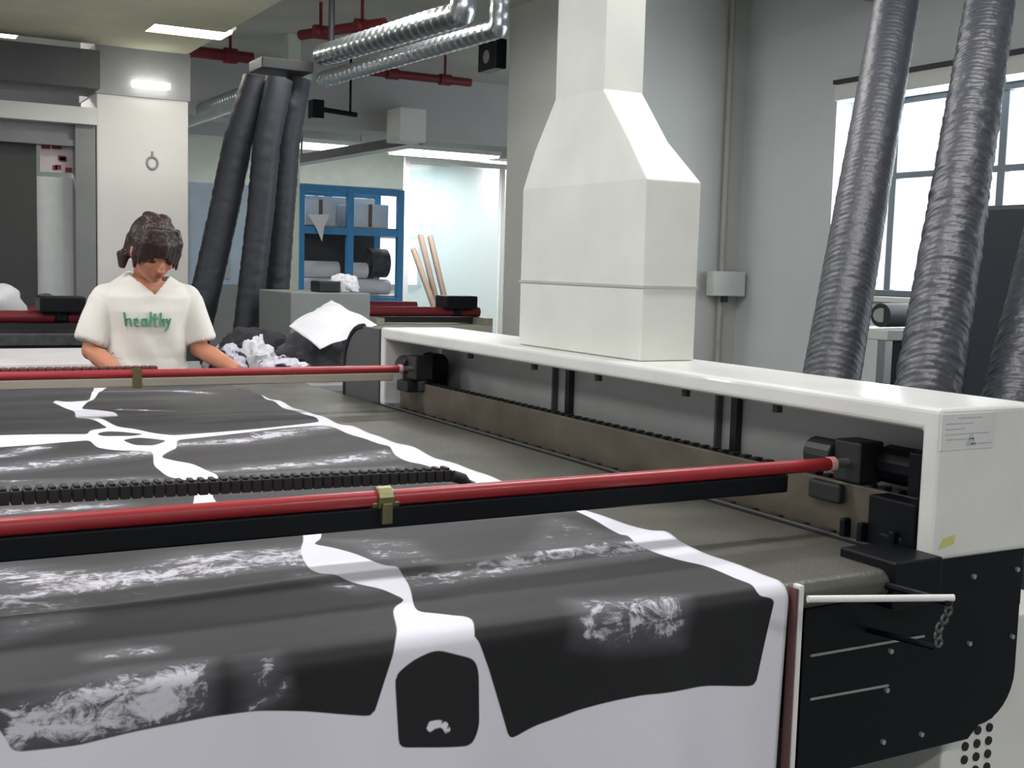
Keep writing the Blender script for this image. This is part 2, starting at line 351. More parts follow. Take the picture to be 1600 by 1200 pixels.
def make_fabric():
    X0, X1, S0, S1 = -.42, 1.178, .80, 4.30; st = .0065
    nx = int((X1-X0)/st); ns = int((S1-S0)/st)
    xs = np.linspace(X0, X1, nx+1); ss = np.linspace(S0, S1, ns+1)
    XX, SS = np.meshgrid(xs, ss); P = np.stack([XX.ravel(), SS.ravel()], 1)
    ink = np.full(len(P), -9.0)
    for c in range(0, len(P), 40000):
        q = P[c:c+40000]
        for pl in POLY: ink[c:c+40000] = np.maximum(ink[c:c+40000], sdf(q, pl))
        for pl in LOGO: ink[c:c+40000] = np.minimum(ink[c:c+40000], -sdf(q, pl))
    br = np.zeros(len(P))
    for ln, wd in SHEEN_STROKE:
        hw = wd*.0024 if ln[0][1] < 1.6 else wd*.0064
        br = np.maximum(br, np.clip(1.15-pld(P, ln)/(hw*2.4), 0, 1)*.95)
    for zn, wt in ZONE: br = np.maximum(br, np.clip(sdf(P, zn)/.035+.6, 0, 1)*wt)
    # shape
    x = P[:, 0]; s = P[:, 1]
    arc = R*pi/2; sb = YFD+R        # top flat part ends here
    y = np.empty(len(P)); z = np.empty(len(P))
    top = s >= sb; y[top] = s[top]; z[top] = ZF
    se = sb-s; a = np.clip(se, 0, arc)/R; m = ~top
    y[m] = (sb-R*np.sin(a[m])); z[m] = (ZF-R*(1-np.cos(a[m])))
    ov = np.clip(se-arc, 0, None); z -= ov
    hang = np.clip(ov/.25, 0, 1.3)
    y += hang*(.014*np.sin(x*17+1.3)+.006*np.sin(x*41+s*3)) - hang*.006
    # shallow ripples over the bed and a soft fold near the front
    topw = np.clip((s-1.32)/.15, 0, 1)
    rp = .0022*np.sin(s*19+x*2.2)+.0018*np.sin(s*31-x*3.1+1)+.0016*np.sin(x*11+s*5)
    z += topw*(rp+.0035)
    z += topw*.006*np.exp(-((s-(1.50+.05*x))/.028)**2)
    me = bpy.data.meshes.new('printed_fabric')
    V = np.stack([x, y, z], 1)
    I = np.arange(ns*(nx+1)).reshape(ns, nx+1)[:, :nx].ravel()
    Fq = np.stack([I, I+1, I+nx+2, I+nx+1], 1)
    me.vertices.add(len(V)); me.vertices.foreach_set('co', V.ravel())
    me.loops.add(Fq.size); me.loops.foreach_set('vertex_index', Fq.ravel())
    me.polygons.add(len(Fq)); me.polygons.foreach_set('loop_start', np.arange(0, Fq.size, 4)); me.polygons.foreach_set('loop_total', np.full(len(Fq), 4))
    me.polygons.foreach_set('use_smooth', np.ones(len(Fq), bool)); me.update(); me.validate()
    for n, arr in (('ink', np.clip(ink*40+.5, 0, 1)), ('brush_sheen', br), ('along', s)):
        at = me.attributes.new(n, 'FLOAT', 'POINT'); at.data.foreach_set('value', arr.astype(np.float32))
    o = bpy.data.objects.new('printed_fabric', me); C.objects.link(o)
    so = o.modifiers.new('thick', 'SOLIDIFY'); so.thickness = .0012; so.offset = -1
    mt = bpy.data.materials.new('printed_jersey'); mt.use_nodes = True; nt = mt.node_tree; b = nt.nodes['Principled BSDF']; L = nt.links.new
    def N(t, **k):
        n = nt.nodes.new(t)
        for a_, v in k.items(): setattr(n, a_, v)
        return n
    ai = N('ShaderNodeAttribute', attribute_name='ink'); ab = N('ShaderNodeAttribute', attribute_name='brush_sheen'); al = N('ShaderNodeAttribute', attribute_name='along')
    tc = N('ShaderNodeTexCoord'); sx = N('ShaderNodeSeparateXYZ'); L(tc.outputs['Object'], sx.inputs[0])
    cx = N('ShaderNodeCombineXYZ'); L(sx.outputs['X'], cx.inputs[0]); L(al.outputs['Fac'], cx.inputs[1])
    mp = N('ShaderNodeMapping'); mp.inputs['Scale'].default_value = (5, 20, 1); L(cx.outputs[0], mp.inputs[0])
    n1 = N('ShaderNodeTexNoise'); n1.inputs['Scale'].default_value = 1.6; n1.inputs['Detail'].default_value = 8; n1.inputs['Roughness'].default_value = .65; n1.inputs['Distortion'].default_value = .9; L(mp.outputs[0], n1.inputs['Vector'])
    n2 = N('ShaderNodeTexNoise'); n2.inputs['Scale'].default_value = 34; n2.inputs['Detail'].default_value = 6; n2.inputs['Roughness'].default_value = .7; n2.inputs['Distortion'].default_value = 1.2; L(cx.outputs[0], n2.inputs['Vector'])
    def M(op, a_, b_, clamp=False):
        n = N('ShaderNodeMath', operation=op, use_clamp=clamp)
        for i, v in enumerate((a_, b_)):
            if isinstance(v, (int, float)): n.inputs[i].default_value = v
            else: L(v, n.inputs[i])
        return n.outputs[0]
    mix = M('ADD', M('MULTIPLY', n1.outputs['Fac'], .45), M('MULTIPLY', n2.outputs['Fac'], .55))
    thr = M('SUBTRACT', .69, M('MULTIPLY', ab.outputs['Fac'], .26))
    fac = M('MULTIPLY', M('SUBTRACT', mix, thr), 9.0, True)
    fac = M('MULTIPLY', fac, .85)
    # satin sheen of the ridges, painted as faint grey over the brushed zones
    fac = M('MAXIMUM', fac, M('MULTIPLY', M('MULTIPLY', ab.outputs['Fac'], n1.outputs['Fac']), .26))
    dk = N('ShaderNodeMix', data_type='RGBA'); L(fac, dk.inputs['Factor']); dk.inputs['A'].default_value = lin((15, 16, 20))+(1,); dk.inputs['B'].default_value = lin((214, 212, 222))+(1,)
    edge = M('MULTIPLY', M('SUBTRACT', ai.outputs['Fac'], .47), 14.0, True)
    wn = N('ShaderNodeMix', data_type='RGBA'); L(edge, wn.inputs['Factor']); wn.inputs['A'].default_value = lin((218, 217, 226))+(1,); L(dk.outputs['Result'], wn.inputs['B'])
    L(wn.outputs['Result'], b.inputs['Base Color']); b.inputs['Roughness'].default_value = .56; b.inputs['Specular IOR Level'].default_value = .42; b.inputs['Sheen Weight'].default_value = .14; b.inputs['Sheen Roughness'].default_value = .4
    n3 = N('ShaderNodeTexNoise'); n3.inputs['Scale'].default_value = 700; L(cx.outputs[0], n3.inputs['Vector'])
    bp = N('ShaderNodeBump'); bp.inputs['Strength'].default_value = .15; bp.inputs['Distance'].default_value = .001; L(n3.outputs['Fac'], bp.inputs['Height']); L(bp.outputs['Normal'], b.inputs['Normal'])
    me.materials.append(mt)
    tag(o, 'white cloth printed with black brushed garment panels, spread over the cutting bed and its front', 'fabric')
    return o
make_fabric()

# ------------------------------------------------------------------ the cutting machine
mc = empty('cutting_machine', (.4, 2.6, 0))
tag(mc, 'large flatbed cutting machine with white side cover and red cross tubes in the foreground', 'cutting machine')
BX0, BX1, BY0, BY1 = -.72, 1.478, 1.27, 4.32
# conveyor belt with rounded front nose (honeycomb steel mesh)
beltm = mat('belt_mesh', (86, 86, 78), .42, .25, var=.3, scale=5)
nt = beltm.node_tree; b_ = nt.nodes['Principled BSDF']
vo = nt.nodes.new('ShaderNodeTexVoronoi'); vo.inputs['Scale'].default_value = 150
tcn = [n for n in nt.nodes if n.type == 'TEX_COORD'][0]; nt.links.new(tcn.outputs['Object'], vo.inputs['Vector'])
bpn = nt.nodes.new('ShaderNodeBump'); bpn.inputs['Strength'].default_value = .18; bpn.inputs['Distance'].default_value = .003
nt.links.new(vo.outputs['Distance'], bpn.inputs['Height']); nt.links.new(bpn.outputs['Normal'], b_.inputs['Normal'])
rr = .022
prof = [(BY1, .9), (BY1, .80)]+[(BY0+rr, .80)]
prof = [(BY1, .9), (BY1, .85), (BY0+rr, .9-2*rr)]+[(BY0+rr-rr*sin(a), .9-rr-rr*cos(a)) for a in [pi*k/10 for k in range(1, 10)]]+[(BY0+rr, .9)]
MB().prism(prof, 'x', BX0+.02, BX1-.002).build('conveyor_belt', beltm, mc, 0, True)
fr = MB().box((BX0-.03, BY0+.12, .62), (BX1-.002, BY1-.02, .79))
for x in (BX0+.02, BX1-.12):
    for y in (BY0+.2, BY1-.15): fr.box((x, y, 0), (x+.08, y+.08, .62))
fr.build('bed_frame', BLACK, mc, .004)
box('left_side_rail', (BX0-.20, BY0+.02, .62), (BX0-.035, BY1-.4, .985), WHITE, mc, .01)
# right hand rails seen through the cover
rl = MB()
rl.box((1.480, 1.36, .86), (1.548, 3.56, .884))
rl.box((1.480, 1.36, .884), (1.486, 3.56, .902))
rl.box((1.500, 1.36, .884), (1.506, 3.51, .902))
rl.build('guide_slot', RUBBER, mc)
box('guide_strip', (1.4885, 1.37, .884), (1.4975, 3.51, .903), STEEL, mc)
box('side_plate', (1.549, 1.37, .80), (1.560, 3.50, .984), BROWNM, mc, .002)
ck = MB().box((1.515, 1.38, .8845), (1.54, 3.48, .888)); k = 1.40
while k < 3.46: ck.box((1.51, k, .884), (1.545, k+.035, .896)); k += .07
ck.build('belt_chain', DARK, mc, .003)
tk = MB().box((1.575, 1.37, .93), (1.635, 3.50, .972)); k = 1.40
while k < 3.48: tk.box((1.58, k, .972), (1.60, k+.016, .984)); k += .034
tk.build('toothed_rack', DARK, mc)
box('inner_back_panel', (1.70, 1.335, .62), (1.715, 3.51, 1.105), mat('inner_grey', (186, 188, 186), .5), mc)
for px in (865, 888, 1122, 1150):
    q = onX(px, 650, 1.69)
    box('inner_post', (1.683, q.y-(.010 if px in (888, 1150) else .004), .85), (1.699, q.y+(.010 if px in (888, 1150) else .004), 1.10), DARK if px in (888, 1150) else mat('post_grey', (84, 86, 84), .5), mc)
# white cover: a bridge with two end plates
CX0, CX1, CY0, CY1, CT = 1.50, 1.752, 1.287, 3.555, 1.147
prof = [(CY0, .90), (CY0, CT), (CY1, CT), (CY1, .895), (CY1-.032, .895), (CY1-.032, 1.109), (CY0+.036, 1.109), (CY0+.036, .90)]
cv = MB().prism(prof, 'x', CX0, CX1).build('white_cover', WHITE, mc, .009)
for f in cv.data.polygons: f.use_smooth = False
for px, py in ((835, 572), (935, 588), (1072, 613), (1215, 635), (735, 553)):
    q = onX(px, py, 1.53); MB().tube([(1.53, q.y, 1.092), (1.53, q.y, 1.108)], .009, 8).build('bolt', DARK, cv)
# hazard note and its faint lines on the cover's front, yellow sticker
NOTE = mat('notice_plate', (206, 207, 204), .4); NLINE = mat('notice_ink', (176, 178, 182), .6)
a, b = onY(1468, 705, CY0), onY(1556, 640, CY0)
nb = box('notice_plate', (a.x, CY0-.0015, a.z), (b.x, CY0+.001, b.z-.004), NOTE, cv)
ln = MB()
for i, (u0_, u1_) in enumerate(((.3, .75), (.08, .55), (.08, .4), (.08, .9), (.1, .6), (.55, .9))):
    zz = b.z-.012-i*.0085
    x = a.x+(b.x-a.x)*u0_
    while x < a.x+(b.x-a.x)*u1_: d = random.uniform(.003, .009); ln.box((x, CY0-.0022, zz), (x+d, CY0-.0014, zz+.0022)); x += d+.0022
ln.prism([(a.x+.058, a.z+.006), (a.x+.082, a.z+.006), (a.x+.070, a.z+.027)], 'y', CY0-.0022, CY0-.0014)
ln.build('notice_print', NLINE, nb)
a = onY(1466, 858, CY0); st = MB().prism([(a.x, a.z), (a.x+.034, a.z+.006), (a.x+.036, a.z+.020), (a.x+.010, a.z+.016)], 'y', CY0-.0015, CY0+.001)
st.build('yellow_sticker', mat('sticker', (196, 196, 120), .6), cv)
# black end plate at the front with bolts
PY = 1.30
def pY(x, y, Y=PY): q = onY(x, y, Y); return (q.x, q.z)
x0 = pY(1256, 1000)[0]; xr, zt = pY(1592, 960); zb = pY(1500, 1140)[1]
zt = .898; rc = .085
pp = [(x0, zt-.0), (x0, zb-.09), (xr-.22, zb-.09), (xr-.16, zb-.005)]
pp = [(x0, .85), (x0, zb-.02), (pY(1525, 1150)[0]-.02, zb-.02)]+[(xr-rc+rc*sin(t), zb+rc-rc*cos(t)-.0) for t in [pi/2*k/8 for k in range(0, 9)]]+[(xr, .80), (CX1-.01, .80), (CX1-.01, .898), (pY(1385, 880)[0], .898), (pY(1385, 930)[0], .85)]
ep = MB().prism(pp, 'y', PY, PY+.012).build('end_plate', BLACK, mc, .002)
BOLT = mat('bolt_zinc', (170, 172, 176), .35, .6)
for px, py in ((1523, 901), (1591, 890), (1393, 1018), (1387, 1079), (1516, 1006), (1583, 995), (1441, 1148), (1381, 1160)):
    q = onY(px, py, PY-.004); MB().tube([(q.x, PY-.005, q.z), (q.x, PY+.0, q.z)], .0042, 8).build('bolt', BOLT, ep)
rb = MB()
for (xa, ya), (xb, yb) in (((1268, 1026), (1446, 995)), ((1268, 1094), (1390, 1072))):
    A, B = onY(xa, ya, PY-.004), onY(xb, yb, PY-.004); rb.tube([(A.x, PY-.001, A.z), (B.x, PY-.001, B.z)], .0022, 6)
rb.build('seam_ridge', GREYP, ep)
# front lifting bar and its bracket
A, B = onZ(1262, 936, .9), onZ(1490, 934, .9)
MB().tube([A, B], .0052, 10).build('front_bar', WHITE, mc, 0, True)
MB().tube([B+Vector((-.01, 0, -.006)), (B.x+.03, PY, .875)], .006, 8).tube([(B.x+.004, B.y+.028, .818), (B.x+.02, PY, .80)], .005, 8).build('chain_bracket', BLACK, mc)
bk = MB()
for i in range(6):
    z = .888-i*.0125; xx = B.x+.004+.005*sin(i*1.4)
    n = 10; ring = [(xx+.0065*cos(2*pi*k/n), B.y+.012+.003*i, z+.0065*sin(2*pi*k/n)) for k in range(n+1)]
    bk.tube(ring, .0022, 6, False)
bk.build('roller_chain', mat('chain_steel', (96, 100, 98), .4, .6), mc, 0, True)
# strip trims at the fabric edge
a = pY(1246, 1000, 1.235)
box('edge_strip', (1.1830, 1.252, .46), (1.1868, 1.266, .900), mat('brown_strip', (92, 60, 60), .5), mc)
box('edge_trim', (1.188, 1.250, .44), (1.197, 1.266, .905), WHITE, mc, .002)
# front skirt under the fabric
box('front_skirt', (BX0, 1.335, .12), (1.18, 1.36, .80), BLACK, mc)
# perforated white base cabinet at right
pc = MB().box((1.62, 1.34, .02), (1.95, 1.60, .765)).build('base_cabinet', WHITE, mc, .006)
vh = MB()
for i in range(14):
    for j in range(3):
        z = .70-i*.024-(.06); x = 1.675+j*.03; vh.tube([(x, 1.337, z), (x, 1.342, z)], .008, 10)
vh.build('vent_hole', RUBBER, pc)
# dark mechanism in the near cover end
m1 = MB().box((1.56, 1.345, .79), (1.70, 1.40, 1.06)).box((1.50, 1.35, .79), (1.56, 1.40, .925)).tube([(1.62, 1.41, 1.02), (1.62, 1.50, 1.02)], .035, 14)
m1.box((1.483, 1.345, .80), (1.50, 1.47, .90))
for y in (1.43, 1.47, 1.36): m1.box((1.49, y, .88), (1.51, y+.012, .935))
m1.box((1.392, 1.262, .84), (1.4995, 1.38, .915)).box((1.503, 1.33, .86), (1.548, 1.43, .985))
m1.build('end_bearing', BLACK, mc, .004)
m2 = MB().box((1.56, 3.44, .79), (1.69, 3.51, 1.04)).tube([(1.62, 3.36, 1.04), (1.62, 3.44, 1.04)], .035, 14)
m2.build('end_bearing', BLACK, mc, .004)
# far end curved side plate
q = [(CY1+.004, .86), (CY1+.004, 1.142)]+[(3.70+.16*sin(t)-.0, 1.142-.14*(1-cos(t))) for t in [pi/2*k/7 for k in range(8)]]+[(3.86, .86)]
MB().prism(q, 'x', 1.497, 1.51).build('far_side_plate', mat('side_plate_grey', (74, 77, 78), .5), mc, .002)
e = MB().tube([(1.50, y, z) for y, z in q[2:]], .010, 8); e.build('plate_edge', RUBBER, mc, 0, True)

def gantry(Y, z, xe, pm, zlo, zhi, chain, clampx, deep):
    g = MB().box((BX0-.03, Y-.010, zlo), (xe-(.10 if chain == 'near' else .02), Y+deep, zhi)).build('gantry_beam', pm, mc, .003)
    r = .0118
    tubeb = MB().tube([(BX0-.05, Y, z), (xe, Y, z)], r, 20).build('red_tube', RED, g, 0, True)
    MB().tube([(xe, Y, z), (xe+.012, Y, z)], r*1.12, 16).build('tube_cap', mat('cap_pink', (226, 176, 176), .4), g)
    cn = MB().tube([(xe+.012, Y, z), (xe+.05, Y, z)], .0085, 12).build('shaft', STEEL, g)
    mt = MB().box((xe+.045, Y-.03, z-.035), (xe+.105, Y+.035, z+.04)).tube([(xe+.06, Y+.035, z+.005), (xe+.06, Y+.10, z+.005)], .03, 16)
    mt.tube([(xe+.075, Y-.02, z-.035), (xe+.075, Y-.02, z-.07)], .018, 12).box((xe+.03, Y+.0, z-.075), (xe+.10, Y+.08, z-.04))
    mt.build('drive_motor', DARK, g, .005)
    if clampx:
        c = MB().tube([(clampx-.012, Y, z), (clampx+.012, Y, z)], .0175, 14).box((clampx-.008, Y-.020, z-.034), (clampx+.008, Y+.012, z-.004)).tube([(clampx-.02, Y-.004, z-.006), (clampx+.022, Y-.004, z-.006)], .008, 8)
        c.build('clamp', BRASS, g, .002)
    return g
g1 = gantry(1.53, 1.020, 1.505, BLACK, .978, 1.009, 'near', onY(598, 783, 1.53).x, .012)
# wide dark under-beam of the near gantry and cable chain on it
g2 = gantry(3.35, 1.030, 1.475, BEIGE, .994, 1.019, 'far', None, .05)
ch = MB(); n = 0
xa = onY(700, 752, 1.60).x; x = xa
pts = []
while x > BX0:
    z = 1.036+.020*((xa-x)/1.3); ch.box((x-.0125, 1.585, z-.011), (x, 1.612, z+.007)); ch.box((x-.0105, 1.588, z+.007), (x-.003, 1.609, z+.0105)); x -= .0148
o = ch.build('cable_chain', RUBBER, g1, .0015)
MB().tube([(xa+.0, 1.585, 1.034), (xa+.018, 1.585, 1.028), (xa+.028, 1.585, 1.015), (xa+.022, 1.585, 1.0)], .009, 10).build('cable_chain_end', RUBBER, g1, 0, True)
box('chain_tray', (BX0, 1.545, 1.000), (xa, 1.62, 1.004), STEEL, g1)
ch2 = MB(); x = onY(245, 580, 3.42).x
while x > BX0:
    ch2.box((x-.02, 3.405, 1.018), (x, 3.44, 1.045)); x -= .023
ch2.build('cable_chain', mat('chain_brown', (88, 52, 48), .6), g2, .003)
# copies of the drive at the left ends keep both gantries carried
for g, Y, z in ((g1, 1.53, 1.02), (g2, 3.35, 1.03)):
    MB().box((BX0-.15, Y-.03, .985), (BX0-.04, Y+.06, z+.03)).build('carriage', DARK, g, .004)
hb = MB().box((onY(215, 560, 3.37).x-.02, 3.335, .99), (onY(215, 560, 3.37).x+.004, 3.345, 1.045)); hb.build('bracket', BRASS, g2)

# ------------------------------------------------------------------ exhaust duct on the cover
def ring(x0, x1, y0, y1, z): return [(x0, y0, z), (x1, y0, z), (x1, y1, z), (x0, y1, z)]
dz = CT+.001
D = [(1.56, 1.712, 2.19, 2.75, dz), (1.56, 1.712, 2.19, 2.75, 1.557), (1.575, 1.688, 2.29, 2.72, 1.655), (1.60, 1.716, 2.44, 2.665, 1.785), (1.60, 1.716, 2.44, 2.665, 3.1)]
dm = MB().loft([ring(*d) for d in D])
du = dm.build('exhaust_duct', CREAM, None, .003); du.location = (0, 0, 0)
tag(du, 'cream sheet metal exhaust duct rising from the white machine cover and narrowing at shoulder height', 'duct')
sm = MB().loft([ring(1.557, 1.715, 2.187, 2.753, 1.313), ring(1.557, 1.715, 2.187, 2.753, 1.319)]); sm.build('seam', mat('seam_grey', (176, 178, 170), .5), du)

# ------------------------------------------------------------------ conduit and junction box by the pillar
cx_ = 4.93
q = onY(1145, 40, 5.95)
cn = MB().tube([(q.x, 5.955, 0), (q.x, 5.955, H)], .018, 10).build('wall_conduit', mat('conduit_grey', (170, 168, 164), .5), None, 0, True)
tag(cn, 'thin pale conduit running up the corner of the grey pillar behind the duct', 'conduit')
a, b = onY(1108, 462, 5.9), onY(1165, 425, 5.9)
jb = MB().box((a.x, 5.86, a.z), (b.x-.03, 5.935, b.z)).build('junction_box', mat('junction_white', (196, 198, 194), .5), None, .006)
tag(jb, 'small pale junction box on the conduit right of the duct', 'junction box')
MB().tube([((a.x+b.x)/2-.02, 5.9, a.z), ((a.x+b.x)/2-.02, 5.9, a.z-.04)], .022, 10).build('cable_gland', DARK, jb)

# ------------------------------------------------------------------ hoses
def corrugated(name, pts, r, m, pitch, amp, parent=None, n=28, rough=0.0):
    P = [Vector(p) for p in pts]; L = [0]
    for i in range(1, len(P)): L.append(L[-1]+(P[i]-P[i-1]).length)
    out = []; rs = []; t = 0; tot = L[-1]; ph = 0
    while t <= tot:
        i = max(k for k in range(len(L)) if L[k] <= t+1e-9); i = min(i, len(P)-2)
        u = (t-L[i])/(L[i+1]-L[i]); out.append(P[i].lerp(P[i+1], u)); rs.append(r*(1+amp*cos(2*pi*t/pitch))); t += pitch/6
    mb = MB().tube(out, rs, n)
    if rough:
        mb.v = [tuple(Vector(v)+noise.noise_vector(Vector(v)*40)*rough) for v in mb.v]
    return mb.build(name, m, parent, 0, True)
def bez(a, b, c, d, n=24):
    a, b, c, d = map(Vector, (a, b, c, d)); return [a*(1-t)**3+b*3*t*(1-t)**2+c*3*t*t*(1-t)+d*t**3 for t in [i/n for i in range(n+1)]]
def hose_line(p0, p1, Yc, top=H, bottom=0.12):   # straight run through two picture points at depth Yc
    A = onY(*p0, Yc); B = onY(*p1, Yc); d = (B-A)/(B.z-A.z)
    return [A+d*(top-A.z), A+d*(bottom-A.z)]
def bow(p, q, off, n=20):
    return [p.lerp(q, i/n)+Vector(off)*sin(pi*i/n) for i in range(n+1)]
HL = [((1394, 40), (1299, 590), 2.57, 2.00, .0655, .006, .0015, 'leftmost and smoothest of the three thick black hoses behind the right end of the cover'),
      ((1541, 40), (1452, 600), 2.32, 1.72, .068, .010, .005, 'middle thick black corrugated hose running from the ceiling past the window'),
      ((1652, 330), (1590, 615), 2.0, 1.66, .068, .010, .005, 'rightmost black corrugated hose cut off by the right edge of the picture')]
for a, b, Ya, Yb, r_, amp, rg, lb in HL:
    A, B = onY(*a, Ya), onY(*b, Yb); d = (A-B)/(A.z-B.z); T_ = A+d*(H-A.z); L_ = B-d*.05
    P_ = [T_.lerp(L_, k/14) for k in range(15)]+[L_-d*.06+Vector((.012, .008, -.02)), Vector((L_.x-.02, L_.y-.01, L_.z-.2)), Vector((L_.x-.02, L_.y, .5)), Vector((L_.x, L_.y, .02))]
    tag(corrugated('extraction_hose', P_, r_, HOSE, .018, amp, rough=rg, n=32), lb, 'hose')
# three grey hoses hanging beside the white column
HT = onY(425, 118, 6.9)
hs = [((405, 112), (352, 320), (316, 480), .085, 6.9, 'leftmost and widest of the three dark hoses hanging left of the blue rack'),
      ((438, 112), (408, 320), (385, 520), .078, 6.75, 'middle one of the three dark hoses hanging left of the blue rack'),
      ((468, 112), (442, 320), (428, 520), .074, 6.95, 'right hand one of the three dark hoses hanging left of the blue rack')]
for a, b, c, r, Y, lb in hs:
    A, B, D_ = onY(*a, Y), onY(*b, Y), onY(*c, Y); e = D_+(D_-B)*(D_.z-.15)/(B.z-D_.z)*1.0
    e.z = .15
    A = A.lerp(B, .075); t0 = A+(A-B)*.02
    h = corrugated('ducting_hose', [t0, A, A.lerp(B, .5)+Vector((-.02, 0, 0)), B, B.lerp(D_, .5), D_, e], r, HOSES, .09, .006, rough=.005, n=24); tag(h, lb, 'hose')
hd = MB().box((onY(398, 100, 6.9).x, 6.76, 2.455), (onY(478, 100, 6.9).x, 7.02, 2.52)).tube([(2.55, 6.87, 2.56), (2.55, 6.87, 3.1)], .02, 8)
tag(hd.build('hose_manifold', RUBBER, None, .02), 'dark manifold under the ceiling where the three left hoses join', 'manifold')
# silver pipes under the ceiling
for (a, b, r, lb) in (((505, 124), (775, 46), .050, 'lower of the two silver pipes under the ceiling'), ((505, 86), (720, 22), .062, 'upper, thicker one of the two silver pipes under the ceiling'), ((288, 186), (470, 118), .08, 'short silver pipe between the white column and the hoses')):
    A, B = onZ(*a, 2.55), onZ(*b, 2.55)
    if a[0] == 288: A, B = onZ(*a, 2.6), onZ(*b, 2.6)
    h = corrugated('silver_pipe', [A, A.lerp(B, .5), B] if a[0] == 288 else [A, A.lerp(B, .5), B+(B-A)*.01, B+(B-A)*.03+Vector((0, 0, H-B.z))], r, SILVER, .07, .03, n=18); tag(h, lb, 'pipe')
# red sprinkler pipes
for i, (a, b, Z, lb) in enumerate((((250, 74), (395, 92), 2.95, 'dark red sprinkler pipe above the white column'), ((470, 55), (600, 36), 2.9, 'red sprinkler pipe crossing above the hoses'), ((570, 112), (735, 128), 2.9, 'thin red sprinkler pipe right of the silver pipes'))):
    A, B = onZ(*a, Z), onZ(*b, Z)
    if i != 1: B.y = A.y = (A.y+B.y)/2; A.x = onY(*a, A.y).x; B.x = onY(*b, B.y).x
    r = .045 if i < 1 else .035
    mb = MB().tube([A, B], r, 12)
    for t in (.25, .75): p_ = A.lerp(B, t); mb.tube([p_, (p_.x, p_.y, H)], .012, 6); mb.tube([p_+Vector((-.05, 0, 0)), p_+Vector((.05, 0, 0))], r*1.35, 12)
    tag(mb.build('sprinkler_pipe', REDD, None, 0, True), lb, 'pipe')
# speaker on the pillar, camera bracket, grey box
a, b = onX(744, 118, 3.85), onX(773, 58, 3.85)
sp = MB().box((3.86, b.y, a.z+.02), (3.949, a.y, b.z)).build('wall_speaker', BLACK, None, .01); tag(sp, 'black speaker box high on the left side of the grey pillar', 'speaker')
MB().tube([(3.86, (a.y+b.y)/2, a.z+.11), (3.855, (a.y+b.y)/2, a.z+.11)], .045, 16).build('speaker_cone', GREYP, sp)
p = onY(494, 170, 9.5); s2 = MB().box((p.x-.05, 9.44, p.z-.08), (p.x+.05, 9.56, p.z+.07)).tube([(p.x+.04, 9.5, p.z), (p.x+.36, 9.5, p.z-.02)], .022, 8).tube([(p.x+.3, 9.5, p.z), (p.x+.3, 9.5, H)], .012, 6)
tag(s2.build('ceiling_camera', BLACK, None, .005), 'small black device with an arm hanging right of the three hoses', 'camera')
a, b = onY(610, 222, 10.1), onY(652, 174, 10.1)
tag(MB().box((a.x, 9.9, a.z), (b.x, 10.199, b.z)).build('ceiling_unit', WALLW, None, .01), 'square white unit on the beam above the blue rack', 'ceiling unit')

A, B = onY(440, 262, 12.1), onY(655, 226, 10.95)
A_ = MB(); d_ = Vector((B.x-A.x, B.y-A.y, 0)).normalized(); n_ = Vector((-d_.y, d_.x, 0))*.10
A_.loft([[A-n_, A+n_, A+n_+Vector((0, 0, .09)), A-n_+Vector((0, 0, .09))], [B-n_, B+n_, B+n_+Vector((0, 0, .09)), B-n_+Vector((0, 0, .09))]])
A_.tube([A.lerp(B, .15)+Vector((0, 0, .09)), (A.lerp(B, .15).x, A.lerp(B, .15).y, H-.004)], .012, 6).tube([A.lerp(B, .9)+Vector((0, 0, .09)), (A.lerp(B, .9).x, A.lerp(B, .9).y, H-.004)], .012, 6)
tag(A_.build('cable_tray', mat('tray_grey', (120, 120, 116), .5)), 'grey cable tray hanging slantwise above the blue rack', 'cable tray')
# sign on the column: small grey circular mark
q = onY(238, 252, 8.195); mk = MB(); n = 20
mk.tube([(q.x+.035*cos(2*pi*k/n), 8.196, q.z-.012+.04*sin(2*pi*k/n)) for k in range(n+1)], .008, 6, False).tube([(q.x, 8.196, q.z+.03), (q.x, 8.196, q.z+.065)], .008, 6)
tag(mk.build('column_mark', mat('mark_grey', (150, 146, 146), .7)), 'small round grey mark with a stem on the white column above the person', 'sign')
# red and white banner in the partition opening
a, b = onY(64, 268, 8.29), onY(116, 218, 8.29)
BAN = mat('banner_cloth', (196, 186, 190), .8)
bn = MB().box((a.x, 8.305, a.z), (b.x, 8.316, b.z)).build('banner', BAN); tag(bn, 'small white banner with dark red marks above the pale panel at the far left', 'banner')
for i in range(7):
    u = random.uniform(.0, .75); v = (i % 3)*.3+random.uniform(.02, .1); dx = random.uniform(.12, .3)
    x_ = a.x+(b.x-a.x)*u; z_ = a.z+(b.z-a.z)*v; MB().box((x_, 8.300, z_), (min(b.x, x_+(b.x-a.x)*dx), 8.3045, z_+.03)).build('banner_mark', REDD, bn)

